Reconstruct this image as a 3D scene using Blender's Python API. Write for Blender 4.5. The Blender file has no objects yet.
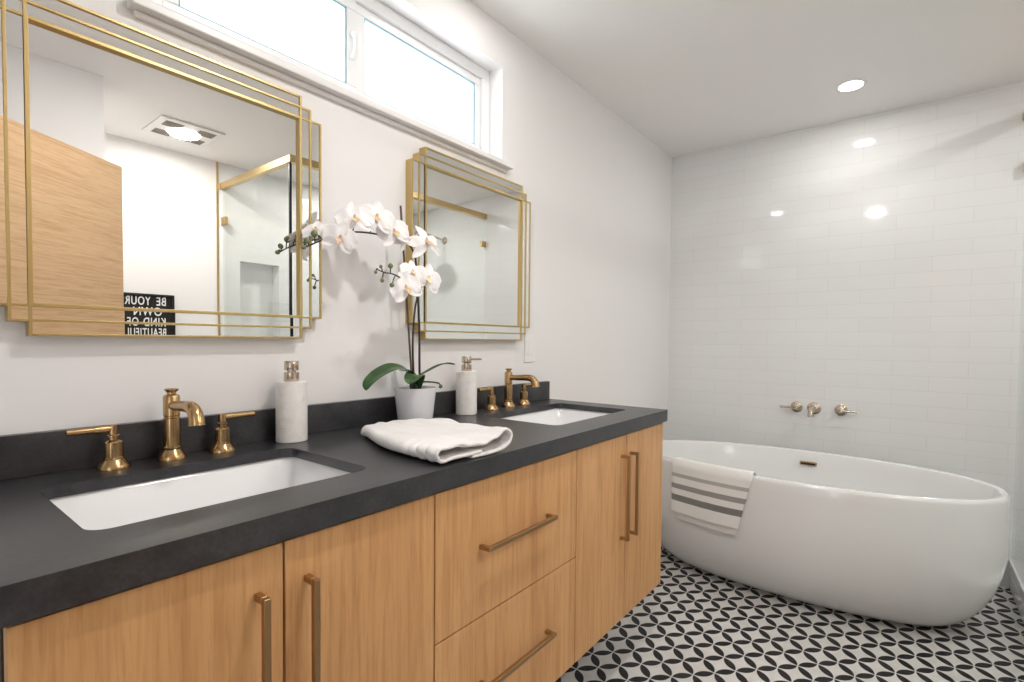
import bpy, bmesh, math, random
from mathutils import Vector, Matrix
random.seed(7)
scene = bpy.context.scene
C = scene.collection
PI = math.pi

# ------------------------------------------------------------------ camera
cam_d = bpy.data.cameras.new('camera')
cam = bpy.data.objects.new('camera', cam_d)
C.objects.link(cam)
FPX, OX, OY = 508.75, 14.5, 14.66
cam_d.sensor_fit = 'HORIZONTAL'
cam_d.sensor_width = 36.0
cam_d.lens = FPX / 1024 * 36.0
cam_d.shift_x = -OX / 1024
cam_d.shift_y = OY / 1024
cam_d.clip_start = 0.02
fw = Vector((0.796409, 0.604060, -0.029050))
rt = Vector((0.604503, -0.796550, 0.009216))
up = Vector((0.017573, 0.024900, 0.999535))
cam.matrix_world = Matrix(((rt.x, up.x, -fw.x, 0.0), (rt.y, up.y, -fw.y, -1.3082), (rt.z, up.z, -fw.z, 1.1589), (0, 0, 0, 1)))
scene.camera = cam

# ------------------------------------------------------------------ world, exposure
world = bpy.data.worlds.new('sky')
scene.world = world
world.use_nodes = True
bg = world.node_tree.nodes['Background']
bg.inputs['Color'].default_value = (0.93, 0.97, 1.0, 1)
bg.inputs['Strength'].default_value = 5.5
scene.view_settings.view_transform = 'Standard'
scene.view_settings.look = 'None'
scene.view_settings.gamma = 1.0
scene.view_settings.exposure = 0.27
scene.view_settings.use_curve_mapping = False
scene.cycles.max_bounces = 12
scene.cycles.diffuse_bounces = 6
scene.cycles.glossy_bounces = 6
scene.cycles.transparent_max_bounces = 12
scene.cycles.use_denoising = True
scene.cycles.sample_clamp_indirect = 8.0
CAN_W, FAN_W = 7.0, 7.5          # watts of the ceiling lamps

# ------------------------------------------------------------------ main dimensions (metres)
CEIL = 2.39
XW = 3.3123                  # tiled wall
YF = -2.65                   # wall opposite the vanity
XL = -1.3                    # wall behind the camera
CT = 0.901                   # counter top
CX0, CX1 = 0.078, 1.8735     # counter ends
YC = -0.5674                 # counter front
YK = -0.5548                 # cabinet fronts
WO = (0.395, 1.552, 1.857, 2.233)   # window opening x0 x1 z0 z1

DO = (-1.64, -1.40, 2.10)     # unseen opening added behind the camera to let sky light in: y0 y1 height

# window portal guides the daylight sampling
pd = bpy.data.lights.new('window_daylight', 'AREA')
pd.shape = 'RECTANGLE'; pd.size = WO[1] - WO[0]; pd.size_y = WO[3] - WO[2]
pd.cycles.is_portal = True
po = bpy.data.objects.new('window_daylight', pd)
C.objects.link(po)
po.location = ((WO[0] + WO[1]) / 2, 0.15, (WO[2] + WO[3]) / 2)
po.rotation_euler = (-PI / 2, 0, 0)
pd2 = bpy.data.lights.new('rear_opening_daylight', 'AREA')
pd2.shape = 'RECTANGLE'; pd2.size = DO[2]; pd2.size_y = DO[1] - DO[0]
pd2.cycles.is_portal = True
po2 = bpy.data.objects.new('rear_opening_daylight', pd2)
C.objects.link(po2)
po2.location = (XL - 0.1, (DO[0] + DO[1]) / 2, DO[2] / 2)
po2.rotation_euler = (0, -PI / 2, 0)


# ------------------------------------------------------------------ materials
def new_mat(name, color=(0.8, 0.8, 0.8), rough=0.5, metal=0.0, **kw):
    m = bpy.data.materials.new(name)
    m.use_nodes = True
    b = m.node_tree.nodes['Principled BSDF']
    b.inputs['Base Color'].default_value = (*color, 1)
    b.inputs['Roughness'].default_value = rough
    b.inputs['Metallic'].default_value = metal
    for k, v in kw.items():
        b.inputs[k.replace('_', ' ')].default_value = v
    return m


class NT:
    """small node-tree writer"""
    def __init__(s, m):
        s.m = m; s.t = m.node_tree; s.b = s.t.nodes['Principled BSDF']
    def n(s, kind, **props):
        nd = s.t.nodes.new(kind)
        for k, v in props.items(): setattr(nd, k, v)
        return nd
    def l(s, a, b): s.t.links.new(a, b)
    def math(s, op, a, b=None, c=None):
        nd = s.n('ShaderNodeMath', operation=op)
        for i, v in enumerate((a, b, c)):
            if v is None: continue
            if isinstance(v, (int, float)): nd.inputs[i].default_value = v
            else: s.l(v, nd.inputs[i])
        return nd.outputs[0]
    def coords(s, scale=(1, 1, 1), rot=(0, 0, 0), loc=(0, 0, 0)):
        tc = s.n('ShaderNodeTexCoord'); mp = s.n('ShaderNodeMapping')
        mp.inputs['Scale'].default_value = scale; mp.inputs['Rotation'].default_value = rot; mp.inputs['Location'].default_value = loc
        s.l(tc.outputs['Object'], mp.inputs['Vector'])
        return mp.outputs['Vector']
    def noise(s, vec, scale, detail=4, rough=0.5, dist=0.0):
        nd = s.n('ShaderNodeTexNoise')
        nd.inputs['Scale'].default_value = scale; nd.inputs['Detail'].default_value = detail
        nd.inputs['Roughness'].default_value = rough; nd.inputs['Distortion'].default_value = dist
        s.l(vec, nd.inputs['Vector'])
        return nd.outputs['Fac']
    def ramp(s, fac, stops):
        nd = s.n('ShaderNodeValToRGB')
        e = nd.color_ramp.elements
        while len(e) < len(stops): e.new(0.5)
        for i, (p, c) in enumerate(stops): e[i].position = p; e[i].color = (*c, 1)
        s.l(fac, nd.inputs['Fac'])
        return nd.outputs['Color']
    def mix(s, fac, a, b, blend='MIX'):
        nd = s.n('ShaderNodeMix', data_type='RGBA', blend_type=blend)
        for sock, v in ((nd.inputs[0], fac), (nd.inputs[6], a), (nd.inputs[7], b)):
            if isinstance(v, (int, float)): sock.default_value = v
            elif isinstance(v, tuple): sock.default_value = (*v, 1)
            else: s.l(v, sock)
        return nd.outputs[2]
    def bump(s, height, strength=0.3, dist=0.01):
        nd = s.n('ShaderNodeBump')
        nd.inputs['Strength'].default_value = strength; nd.inputs['Distance'].default_value = dist
        s.l(height, nd.inputs['Height']); s.l(nd.outputs['Normal'], s.b.inputs['Normal'])
    def base(s, c): s.l(c, s.b.inputs['Base Color'])


def paint(name, color, rough):
    m = new_mat(name, color, rough); t = NT(m)
    v = t.coords()
    t.base(t.mix(t.noise(v, 3.0, 2), tuple(c * 0.985 for c in color), color))
    t.bump(t.noise(v, 220.0, 3), 0.06, 0.002)
    return m


M_wall = paint('wall_paint', (0.85, 0.835, 0.83), 0.55)
M_ceil = paint('ceiling_paint', (0.92, 0.905, 0.89), 0.7)
M_trim = paint('white_trim_paint', (0.83, 0.81, 0.80), 0.35)
M_frame = paint('white_vinyl', (0.86, 0.86, 0.87), 0.3)


def tile(name, horizontal):
    m = new_mat(name, (0.8, 0.8, 0.79), 0.12); t = NT(m)
    tc = t.n('ShaderNodeTexCoord'); sp = t.n('ShaderNodeSeparateXYZ'); t.l(tc.outputs['Object'], sp.inputs[0])
    cb = t.n('ShaderNodeCombineXYZ')
    t.l(sp.outputs[horizontal], cb.inputs[0]); t.l(sp.outputs['Z'], cb.inputs[1])
    br = t.n('ShaderNodeTexBrick')
    br.offset = 0.5; br.squash = 1.0
    br.inputs['Color1'].default_value = (0.790, 0.790, 0.792, 1); br.inputs['Color2'].default_value = (0.805, 0.805, 0.81, 1)
    br.inputs['Mortar'].default_value = (0.69, 0.69, 0.69, 1)
    br.inputs['Scale'].default_value = 1.0
    br.inputs['Mortar Size'].default_value = 0.0016; br.inputs['Mortar Smooth'].default_value = 0.25
    br.inputs['Brick Width'].default_value = 0.306; br.inputs['Row Height'].default_value = 0.0765
    t.l(cb.outputs[0], br.inputs['Vector']); t.base(br.outputs['Color'])
    wav = t.noise(t.coords(), 9.0, 2)
    h = t.math('ADD', t.math('MULTIPLY', t.math('SUBTRACT', 1.0, br.outputs['Fac']), 1.0), t.math('MULTIPLY', wav, 0.25))
    t.bump(h, 0.22, 0.0025)
    r = t.math('ADD', t.math('MULTIPLY', br.outputs['Fac'], 0.5), 0.065); t.l(r, t.b.inputs['Roughness'])
    return m


M_tile_y = tile('glossy_white_tile', 'Y')
M_tile_x = tile('glossy_white_tile_back', 'X')

# floor: overlapping-circle pattern, lattice at 45 degrees to the walls
M_floor = new_mat('patterned_cement_tile', (0.7, 0.7, 0.7), 0.48, Specular_IOR_Level=0.3)
t = NT(M_floor)
tc = t.n('ShaderNodeTexCoord'); sp = t.n('ShaderNodeSeparateXYZ'); t.l(tc.outputs['Object'], sp.inputs[0])
FS, FX, FY = 0.0795, 1.8015, -0.4456
dx = t.math('SUBTRACT', sp.outputs['X'], FX); dy = t.math('SUBTRACT', sp.outputs['Y'], FY)
k = 1 / (math.sqrt(2) * FS)
ua = t.math('MULTIPLY', t.math('SUBTRACT', dx, dy), k)
ub = t.math('MULTIPLY', t.math('ADD', dx, dy), -k)
ax = t.math('ABSOLUTE', t.math('SUBTRACT', t.math('FRACT', ua), 0.5))
ay = t.math('ABSOLUTE', t.math('SUBTRACT', t.math('FRACT', ub), 0.5))
mx = t.math('MAXIMUM', ax, ay); mn = t.math('MINIMUM', ax, ay)
om = t.math('SUBTRACT', 1.0, mx)
d1 = t.math('SQRT', t.math('ADD', t.math('MULTIPLY', om, om), t.math('MULTIPLY', mn, mn)))
pet = t.math('SMOOTH_MIN', 1.0, t.math('MAXIMUM', 0.0, t.math('MULTIPLY', t.math('SUBTRACT', 0.693, d1), 60.0)), 0.0)
fv = t.coords()
lightc = t.ramp(t.noise(fv, 22.0, 5, 0.6), [(0.3, (0.60, 0.585, 0.56)), (0.7, (0.70, 0.685, 0.665))])
darkc = t.ramp(t.noise(fv, 60.0, 4), [(0.3, (0.010, 0.010, 0.012)), (0.7, (0.022, 0.022, 0.025))])
t.base(t.mix(pet, lightc, darkc))
t.bump(t.noise(fv, 90.0, 3), 0.08, 0.002)


def wood(name, base, dark, grain_axis='Z', scale=1.0):
    m = new_mat(name, base, 0.42); t = NT(m)
    s = {'Z': (1, 1, 0.05), 'X': (0.05, 1, 1)}[grain_axis]
    v = t.coords(scale=s)
    f1 = t.noise(v, 9.0 * scale, 3, 0.55, 0.6)
    f2 = t.noise(v, 70.0 * scale, 4, 0.6, 0.3)
    f3 = t.noise(v, 260.0 * scale, 2, 0.5)
    c = t.mix(t.math('MULTIPLY', t.math('SUBTRACT', f1, 0.25), 1.1), base, dark)
    streak = t.ramp(f2, [(0.35, (0.80, 0.72, 0.62)), (0.55, (1, 1, 1))])
    c = t.mix(0.75, c, streak, 'MULTIPLY')
    pores = t.ramp(f3, [(0.34, (0.82, 0.74, 0.66)), (0.46, (1, 1, 1))])
    c = t.mix(0.45, c, pores, 'MULTIPLY')
    t.base(c)
    t.bump(f3, 0.05, 0.001)
    return m


M_wood = wood('light_oak_veneer', (0.72, 0.415, 0.185), (0.47, 0.225, 0.078))
M_wood_door = wood('pale_oak_door', (0.70, 0.47, 0.27), (0.56, 0.355, 0.19), 'X', 1.8)
M_dark = new_mat('shadow_gap_board', (0.05, 0.035, 0.025), 0.8)  # near-black colour stands in for the shade in the cabinet gaps

M_stone = new_mat('charcoal_honed_stone', (0.03, 0.03, 0.035), 0.42, Specular_IOR_Level=0.75)
t = NT(M_stone)
v = t.coords()
f = t.noise(v, 14.0, 6, 0.65); f2 = t.noise(v, 160.0, 4, 0.6)
c = t.ramp(f, [(0.34, (0.011, 0.0118, 0.0165)), (0.66, (0.041, 0.041, 0.045))])
spk = t.ramp(f2, [(0.35, (0.55, 0.55, 0.6)), (0.65, (1.5, 1.45, 1.4))])
t.base(t.mix(0.6, c, spk, 'MULTIPLY'))
t.bump(t.math('ADD', t.math('MULTIPLY', f, 0.4), t.math('MULTIPLY', f2, 0.5)), 0.07, 0.002)
t.l(t.math('ADD', t.math('MULTIPLY', f, 0.12), 0.27), t.b.inputs['Roughness'])


def metal(name, col, rough):
    m = new_mat(name, col, rough, 1.0); t = NT(m)
    t.l(t.math('ADD', t.math('MULTIPLY', t.noise(t.coords(), 120.0, 2), 0.10), rough - 0.05), t.b.inputs['Roughness'])
    return m


M_brass = metal('antique_brass', (0.50, 0.33, 0.165), 0.22)
M_pull = metal('brushed_brass', (0.44, 0.285, 0.145), 0.32)
M_gold = metal('gold_leaf_frame', (0.56, 0.42, 0.19), 0.36)
M_nickel = metal('brushed_nickel', (0.60, 0.51, 0.42), 0.22)
M_header = metal('satin_gold', (0.60, 0.45, 0.23), 0.33)
M_mirror = new_mat('mirror_glass', (0.89, 0.89, 0.875), 0.0, 1.0)
M_ceramic = new_mat('white_ceramic', (0.86, 0.86, 0.87), 0.08)
M_tub = new_mat('white_acrylic', (0.80, 0.80, 0.80), 0.16, Coat_Weight=0.4, Coat_Roughness=0.08)
M_pot = new_mat('white_glazed_pot', (0.80, 0.80, 0.83), 0.25)
M_black = new_mat('black_rubber', (0.008, 0.008, 0.009), 0.4)
M_plastic = new_mat('white_plastic', (0.84, 0.83, 0.82), 0.3)
M_soil = new_mat('dark_moss', (0.03, 0.025, 0.015), 0.9)
NT(M_soil).bump(NT(M_soil).noise(NT(M_soil).coords(), 150.0, 4), 0.9, 0.01)
M_stem = new_mat('dark_stem', (0.035, 0.022, 0.016), 0.5)
M_stake = new_mat('brown_stake', (0.13, 0.085, 0.065), 0.6)
M_bud = new_mat('green_bud', (0.16, 0.21, 0.09), 0.5)
M_lip = new_mat('orchid_lip', (0.80, 0.50, 0.22), 0.5)
t = NT(M_lip); t.base(t.ramp(t.noise(t.coords(), 60.0, 2), [(0.35, (0.88, 0.78, 0.48)), (0.6, (0.78, 0.50, 0.34))]))
M_petal = new_mat('white_petal', (0.88, 0.86, 0.86), 0.5, Subsurface_Weight=0.15)
M_petal.node_tree.nodes['Principled BSDF'].inputs['Subsurface Radius'].default_value = (0.01, 0.009, 0.009)
M_leaf = new_mat('orchid_leaf', (0.04, 0.11, 0.03), 0.3)
t = NT(M_leaf); t.base(t.ramp(t.noise(t.coords(), 25.0, 3), [(0.3, (0.018, 0.060, 0.016)), (0.7, (0.055, 0.125, 0.036))]))
M_sign = new_mat('black_felt', (0.010, 0.010, 0.010), 0.8)
M_letter = new_mat('white_letter', (0.85, 0.85, 0.85), 0.5)
M_fringe = new_mat('blue_grey_pane_fringe', (0.22, 0.42, 0.50), 0.5)  # colour fringe of the bright glass edge, painted as a material
M_mesh = new_mat('vent_grille_paint', (0.30, 0.26, 0.21), 0.6)

M_marble = new_mat('white_marble', (0.8, 0.78, 0.75), 0.35)
t = NT(M_marble)
v = t.coords(); f = t.noise(v, 30.0, 8, 0.7, 1.5)
t.base(t.ramp(f, [(0.30, (0.66, 0.62, 0.58)), (0.45, (0.80, 0.775, 0.745)), (0.7, (0.86, 0.84, 0.82))]))


def cloth(name, col):
    m = new_mat(name, col, 0.95, Sheen_Weight=0.3); t = NT(m)
    v = t.coords()
    t.bump(t.math('ADD', t.noise(v, 420.0, 3, 0.7), t.math('MULTIPLY', t.noise(v, 60.0, 2), 0.6)), 0.55, 0.004)
    return m


M_towel = cloth('white_terry', (0.87, 0.85, 0.84))
M_label = new_mat('white_satin_label', (0.85, 0.85, 0.88), 0.4)


def pane(name, tint, refl):
    m = bpy.data.materials.new(name); m.use_nodes = True
    nt = m.node_tree; nt.nodes.remove(nt.nodes['Principled BSDF']); out = nt.nodes['Material Output']
    tr = nt.nodes.new('ShaderNodeBsdfTransparent'); tr.inputs[0].default_value = (*tint, 1)
    gl = nt.nodes.new('ShaderNodeBsdfGlossy'); gl.inputs['Roughness'].default_value = 0.0
    lw = nt.nodes.new('ShaderNodeLayerWeight'); lw.inputs[0].default_value = 0.5
    pw = nt.nodes.new('ShaderNodeMath'); pw.operation = 'POWER'; pw.inputs[1].default_value = 5.0
    fr = nt.nodes.new('ShaderNodeMath'); fr.operation = 'MULTIPLY_ADD'; fr.inputs[1].default_value = 0.9; fr.inputs[2].default_value = refl
    nt.links.new(lw.outputs['Facing'], pw.inputs[0]); nt.links.new(pw.outputs[0], fr.inputs[0])
    mx = nt.nodes.new('ShaderNodeMixShader')
    nt.links.new(fr.outputs[0], mx.inputs[0]); nt.links.new(tr.outputs[0], mx.inputs[1]); nt.links.new(gl.outputs[0], mx.inputs[2])
    nt.links.new(mx.outputs[0], out.inputs['Surface'])
    return m


M_pane = pane('clear_window_glass', (0.97, 0.99, 0.99), 0.02)
M_shower = pane('shower_glass', (0.97, 0.988, 0.98), 0.02)


def emit(name, col, s):
    m = bpy.data.materials.new(name); m.use_nodes = True
    b = m.node_tree.nodes['Principled BSDF']
    b.inputs['Base Color'].default_value = (0.9, 0.9, 0.9, 1)
    b.inputs['Emission Color'].default_value = (*col, 1); b.inputs['Emission Strength'].default_value = s
    return m


M_lens = emit('lit_led_lens', (1.0, 0.96, 0.91), 9.0)


# ------------------------------------------------------------------ mesh helpers
class MB:
    def __init__(s): s.bm = bmesh.new()
    def box(s, x0, x1, y0, y1, z0, z1, rot=None):
        vs = [s.bm.verts.new(p) for p in ((x0, y0, z0), (x1, y0, z0), (x1, y1, z0), (x0, y1, z0), (x0, y0, z1), (x1, y0, z1), (x1, y1, z1), (x0, y1, z1))]
        for f in ((0, 3, 2, 1), (4, 5, 6, 7), (0, 1, 5, 4), (1, 2, 6, 5), (2, 3, 7, 6), (3, 0, 4, 7)):
            s.bm.faces.new([vs[i] for i in f])
        return s
    def lathe(s, prof, center=(0, 0, 0), axis=(0, 0, 1), seg=32):
        """prof: (radius, height) pairs from start to end; radius 0 closes the end"""
        q = Vector((0, 0, 1)).rotation_difference(Vector(axis).normalized())
        c = Vector(center); rings = []
        for r, h in prof:
            if r < 1e-6: rings.append([s.bm.verts.new(c + q @ Vector((0, 0, h)))])
            else: rings.append([s.bm.verts.new(c + q @ Vector((r * math.cos(2 * PI * i / seg), r * math.sin(2 * PI * i / seg), h))) for i in range(seg)])
        for a, b in zip(rings, rings[1:]):
            for i in range(seg):
                j = (i + 1) % seg
                if len(a) == 1 and len(b) == 1: break
                if len(a) == 1: s.bm.faces.new((a[0], b[j], b[i])) if False else s.bm.faces.new((a[0], b[i], b[j]))
                elif len(b) == 1: s.bm.faces.new((a[i], b[0], a[j]))
                else: s.bm.faces.new((a[i], b[i], b[j], a[j]))
        return s
    def tube(s, pts, rad, seg=12, cap=True):
        pts = [Vector(p) for p in pts]; n = len(pts)
        rad = rad if isinstance(rad, (list, tuple)) else [rad] * n
        t0 = (pts[1] - pts[0]).normalized()
        nrm = t0.orthogonal().normalized(); rings = []
        for i, p in enumerate(pts):
            tn = (pts[min(i + 1, n - 1)] - pts[max(i - 1, 0)]).normalized()
            nrm = (nrm - tn * nrm.dot(tn)).normalized(); bn = tn.cross(nrm)
            rings.append([s.bm.verts.new(p + rad[i] * (nrm * math.cos(2 * PI * k / seg) + bn * math.sin(2 * PI * k / seg))) for k in range(seg)])
        for a, b in zip(rings, rings[1:]):
            for i in range(seg):
                s.bm.faces.new((a[i], a[(i + 1) % seg], b[(i + 1) % seg], b[i]))
        if cap:
            s.bm.faces.new(list(reversed(rings[0]))); s.bm.faces.new(rings[-1])
        return s
    def grid(s, rows, close_u=False):
        vr = [[s.bm.verts.new(p) for p in r] for r in rows]
        for a, b in zip(vr, vr[1:]):
            m = len(a)
            for i in range(m if close_u else m - 1):
                s.bm.faces.new((a[i], a[(i + 1) % m], b[(i + 1) % m], b[i]))
        return vr
    def done(s, name, mat, parent=None, smooth=False, bevel=0.0, subsurf=0, solid=0.0, solid_off=0.0, seg=2, fix=True):
        if fix: bmesh.ops.recalc_face_normals(s.bm, faces=s.bm.faces)
        me = bpy.data.meshes.new(name); s.bm.to_mesh(me); s.bm.free()
        o = bpy.data.objects.new(name, me); C.objects.link(o)
        me.materials.append(mat)
        if smooth:
            for p in me.polygons: p.use_smooth = True
            if not solid: me.set_sharp_from_angle(angle=math.radians(38))
        if solid:
            md = o.modifiers.new('solid', 'SOLIDIFY'); md.thickness = solid; md.offset = solid_off
        if bevel:
            md = o.modifiers.new('bevel', 'BEVEL'); md.width = bevel; md.segments = seg; md.limit_method = 'ANGLE'; md.angle_limit = math.radians(35)
            for p in me.polygons: p.use_smooth = True
            md.harden_normals = True
        if subsurf:
            md = o.modifiers.new('sub', 'SUBSURF'); md.levels = subsurf; md.render_levels = subsurf
        if parent is not None: par(o, parent)
        return o


def par(o, p):
    """parent keeping world placement (parents are unrotated empties or meshes at the origin)"""
    o.parent = p
    bpy.context.view_layer.update()
    o.matrix_parent_inverse = p.matrix_world.inverted()


def tag(o, label, cat, group=None):
    o['label'] = label; o['category'] = cat
    if group: o['group'] = group
    return o


def thing(name, loc, label, cat, group=None):
    o = bpy.data.objects.new(name, None); C.objects.link(o)
    o.empty_display_size = 0.05
    o.location = loc
    bpy.context.view_layer.update()
    return tag(o, label, cat, group)


def struct(o): o['kind'] = 'structure'; return o


def smooth_path(pts, n=8):
    pts = [Vector(p) for p in pts]; out = []
    for i in range(len(pts) - 1):
        p0 = pts[max(i - 1, 0)]; p1 = pts[i]; p2 = pts[i + 1]; p3 = pts[min(i + 2, len(pts) - 1)]
        for k in range(n):
            s = k / n
            out.append(0.5 * ((2 * p1) + (p2 - p0) * s + (2 * p0 - 5 * p1 + 4 * p2 - p3) * s * s + (3 * p1 - p0 - 3 * p2 + p3) * s ** 3))
    out.append(pts[-1]); return out


def rrect(x0, x1, y0, y1, r, n=6):
    out = []
    for cx, cy, a0 in ((x1 - r, y1 - r, 0), (x0 + r, y1 - r, PI / 2), (x0 + r, y0 + r, PI), (x1 - r, y0 + r, 1.5 * PI)):
        for k in range(n + 1):
            a = a0 + PI / 2 * k / n
            out.append((cx + r * math.cos(a), cy + r * math.sin(a)))
    return out


# ------------------------------------------------------------------ the room
struct(MB().box(XL, XW + 0.1, YF - 0.1, 0.16, -0.1, 0).done('floor', M_floor))
struct(MB().box(XL - 0.1, XW + 0.1, YF - 0.1, 0.16, CEIL, CEIL + 0.1).done('ceiling', M_ceil))
w = MB()
for a in ((XL - 0.1, WO[0], 0, CEIL), (WO[1], XW + 0.1, 0, CEIL), (WO[0], WO[1], 0, WO[2]), (WO[0], WO[1], WO[3], CEIL)):
    w.box(a[0], a[1], 0, 0.16, a[2], a[3])
struct(w.done('wall_vanity', M_wall))
struct(MB().box(XW, XW + 0.1, YF, 0, 0, CEIL).done('wall_tiled', M_tile_y))
w = MB()
for a in ((YF, DO[0], 0, CEIL), (DO[1], 0, 0, CEIL), (DO[0], DO[1], DO[2], CEIL)): w.box(XL - 0.1, XL, a[0], a[1], a[2], a[3])
struct(w.done('wall_left', M_wall))
XT = 1.55                                    # where the shower tile begins
struct(MB().box(0.73, XT, YF - 0.1, YF, 0, CEIL).done('wall_alcove', M_wall))
NI = (1.70, 1.985, 0.98, 1.72)               # shower niche
w = MB()
for a in ((XT, NI[0], 0, CEIL), (NI[1], XW, 0, CEIL), (NI[0], NI[1], 0, NI[2]), (NI[0], NI[1], NI[3], CEIL)):
    w.box(a[0], a[1], YF - 0.1, YF, a[2], a[3])
w.box(NI[0] - 0.01, NI[1] + 0.01, YF - 0.14, YF - 0.1, NI[2] - 0.01, NI[3] + 0.01)
struct(w.done('wall_shower', M_tile_x))
struct(MB().box(XL, 0.73, YF - 0.1, -1.82, 0, CEIL).done('wall_entry', M_wall))
struct(MB().box(XT - 0.006, XT + 0.006, YF, YF + 0.008, 0, CEIL).done('trim_1', M_header))
# shower curb
w = MB(); w.box(1.53, XW, -1.83, -1.705, 0, 0.118); w.box(1.53, 1.655, YF, -1.83, 0, 0.118)
cb = struct(w.done('trim_2', M_tile_y, bevel=0.002))
w = MB(); w.box(1.525, XW, -1.84, -1.700, 0.118, 0.138); w.box(1.525, 1.665, YF, -1.84, 0.118, 0.138)
struct(w.done('trim_3', M_ceramic, bevel=0.003))

# window
win = bpy.data.objects.new('window_1', None); C.objects.link(win); win.location = ((WO[0] + WO[1]) / 2, 0.09, WO[2]); struct(win)
bpy.context.view_layer.update()
fy0, fy1 = 0.066, 0.125
x0, x1, z0, z1 = WO
fr = 0.040
w = MB()
w.box(x0, x1, fy0, fy1, z1 - fr, z1).box(x0, x1, fy0, fy1, z0, z0 + fr).box(x0, x0 + fr, fy0, fy1, z0 + fr, z1 - fr).box(x1 - fr, x1, fy0, fy1, z0 + fr, z1 - fr)
w.done('window_frame', M_frame, win, bevel=0.003)
mid = 0.945


def sash(a, b, ya, yb, sw):
    w = MB()
    c, d = z0 + fr, z1 - fr
    w.box(a, b, ya, yb, d - sw, d).box(a, b, ya, yb, c, c + sw).box(a, a + sw, ya, yb, c + sw, d - sw).box(b - sw, b, ya, yb, c + sw, d - sw)
    s = w.done('window_sash', M_frame, win, bevel=0.003)
    MB().box(a + sw, b - sw, (ya + yb) / 2 - 0.002, (ya + yb) / 2 + 0.002, c + sw, d - sw).done('window_pane', M_pane, s)
    e = sw - 0.004; q = MB(); yb = (ya + yb) / 2 - 0.0025
    q.box(a + e, b - e, ya + 0.004, yb, d - sw - 0.004, d - e).box(a + e, b - e, ya + 0.004, yb, c + e, c + sw + 0.004)
    q.box(a + e, a + sw + 0.004, ya + 0.004, yb, c + sw + 0.004, d - sw - 0.004).box(b - sw - 0.004, b - e, ya + 0.004, yb, c + sw + 0.004, d - sw - 0.004)
    q.done('pane_fringe', M_fringe, s)  # thin strips added to draw the colour fringe round the pane
    return s


sl = sash(x0 + fr, mid, fy0 + 0.006, fy0 + 0.030, 0.034)
sr = sash(mid + 0.002, x1 - fr, fy0 + 0.012, fy0 + 0.040, 0.030)
MB().tube(smooth_path([(mid - 0.016, fy0 + 0.008, 2.015), (mid - 0.016, fy0 - 0.010, 2.025), (mid - 0.016, fy0 - 0.014, 2.05), (mid - 0.016, fy0 - 0.010, 2.075), (mid - 0.016, fy0 + 0.008, 2.085)], 5), 0.0085).done('window_latch', M_plastic, sl, smooth=True)
w = MB(); w.box(x0 - 0.046, x1 + 0.032, -0.036, 0.0, z0 - 0.021, z0); w.box(x0, x1, 0.0, fy0 + 0.002, z0 - 0.012, z0 + 0.001)
w.box(x0 - 0.036, x1 + 0.022, -0.014, 0.0, z0 - 0.034, z0 - 0.021)
w.done('window_sill', M_trim, win, bevel=0.004)

# wooden door of the entry, seen in the mirror
dv = Vector((-0.435, 0.32, 0)).normalized(); dn = Vector((-dv.y, dv.x, 0))
hx = Vector((0.776, -1.795, 0))
door = bpy.data.objects.new('door_1', None); C.objects.link(door); door.location = hx; struct(door)
bpy.context.view_layer.update()
slab = MB().box(0, 0.70, -0.018, 0.018, 0.01, 1.975).done('door_slab', M_wood_door, bevel=0.002)
slab.rotation_euler = (0, 0, math.atan2(dv.y, dv.x)); slab.location = hx; par(slab, door)
lv = MB().lathe([(0, 0), (0.025, 0), (0.025, 0.008), (0.010, 0.010), (0.010, 0.045), (0, 0.045)], (0.64, -0.018, 0.95), (0, -1, 0), 20).tube([(0.64, -0.058, 0.95), (0.53, -0.058, 0.95)], 0.009).done('door_handle', M_pull, smooth=True)
lv.rotation_euler = slab.rotation_euler; lv.location = hx; par(lv, slab)

# ------------------------------------------------------------------ vanity
ZT, ZB = 0.8505, 0.2303
van = thing('vanity_cabinet', (0.97, -0.28, ZB), 'long light oak wall-hung vanity cabinet with brass pulls under the dark counter', 'cabinet')
th = 0.019
CA, CB = 0.0885, 1.8635
w = MB()
w.box(CA, CB - th, YK + th + 0.001, -0.002, ZB, ZB + 0.018)
w.box(CA, CA + 0.004, YK + th + 0.001, -0.002, ZB + 0.018, ZT)
w.box(CA + 0.004, CB - th, -0.02, -0.002, ZB + 0.018, ZT)
w.box(CA + 0.004, CB - th, YK + th + 0.001, YK + th + 0.006, ZB + 0.018, 0.856)
w.done('carcass', M_dark, van)
MB().box(CB - th + 0.001, CB, YK, -0.002, ZB, ZT).done('end_panel', M_wood, van, bevel=0.0015)


def pull(parent, a, b, vertical):
    """square bar handle standing off the front; a, b are its ends (x or z), at x or z given"""
    w = MB(); y0 = YK; yo = YK - 0.032; h = 0.0052
    if vertical:
        x, za, zb = a, b[0], b[1]
        w.box(x - h, x + h, yo, yo + 0.0105, za, zb)
        w.box(x - h, x + h, yo + 0.0105, y0, za, za + 0.0105).box(x - h, x + h, yo + 0.0105, y0, zb - 0.0105, zb)
    else:
        z, xa, xb = a, b[0], b[1]
        w.box(xa, xb, yo, yo + 0.0105, z - h, z + h)
        w.box(xa, xa + 0.0105, yo + 0.0105, y0, z - h, z + h).box(xb - 0.0105, xb, yo + 0.0105, y0, z - h, z + h)
    return w.done('pull_handle', M_pull, parent, bevel=0.0015)


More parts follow.
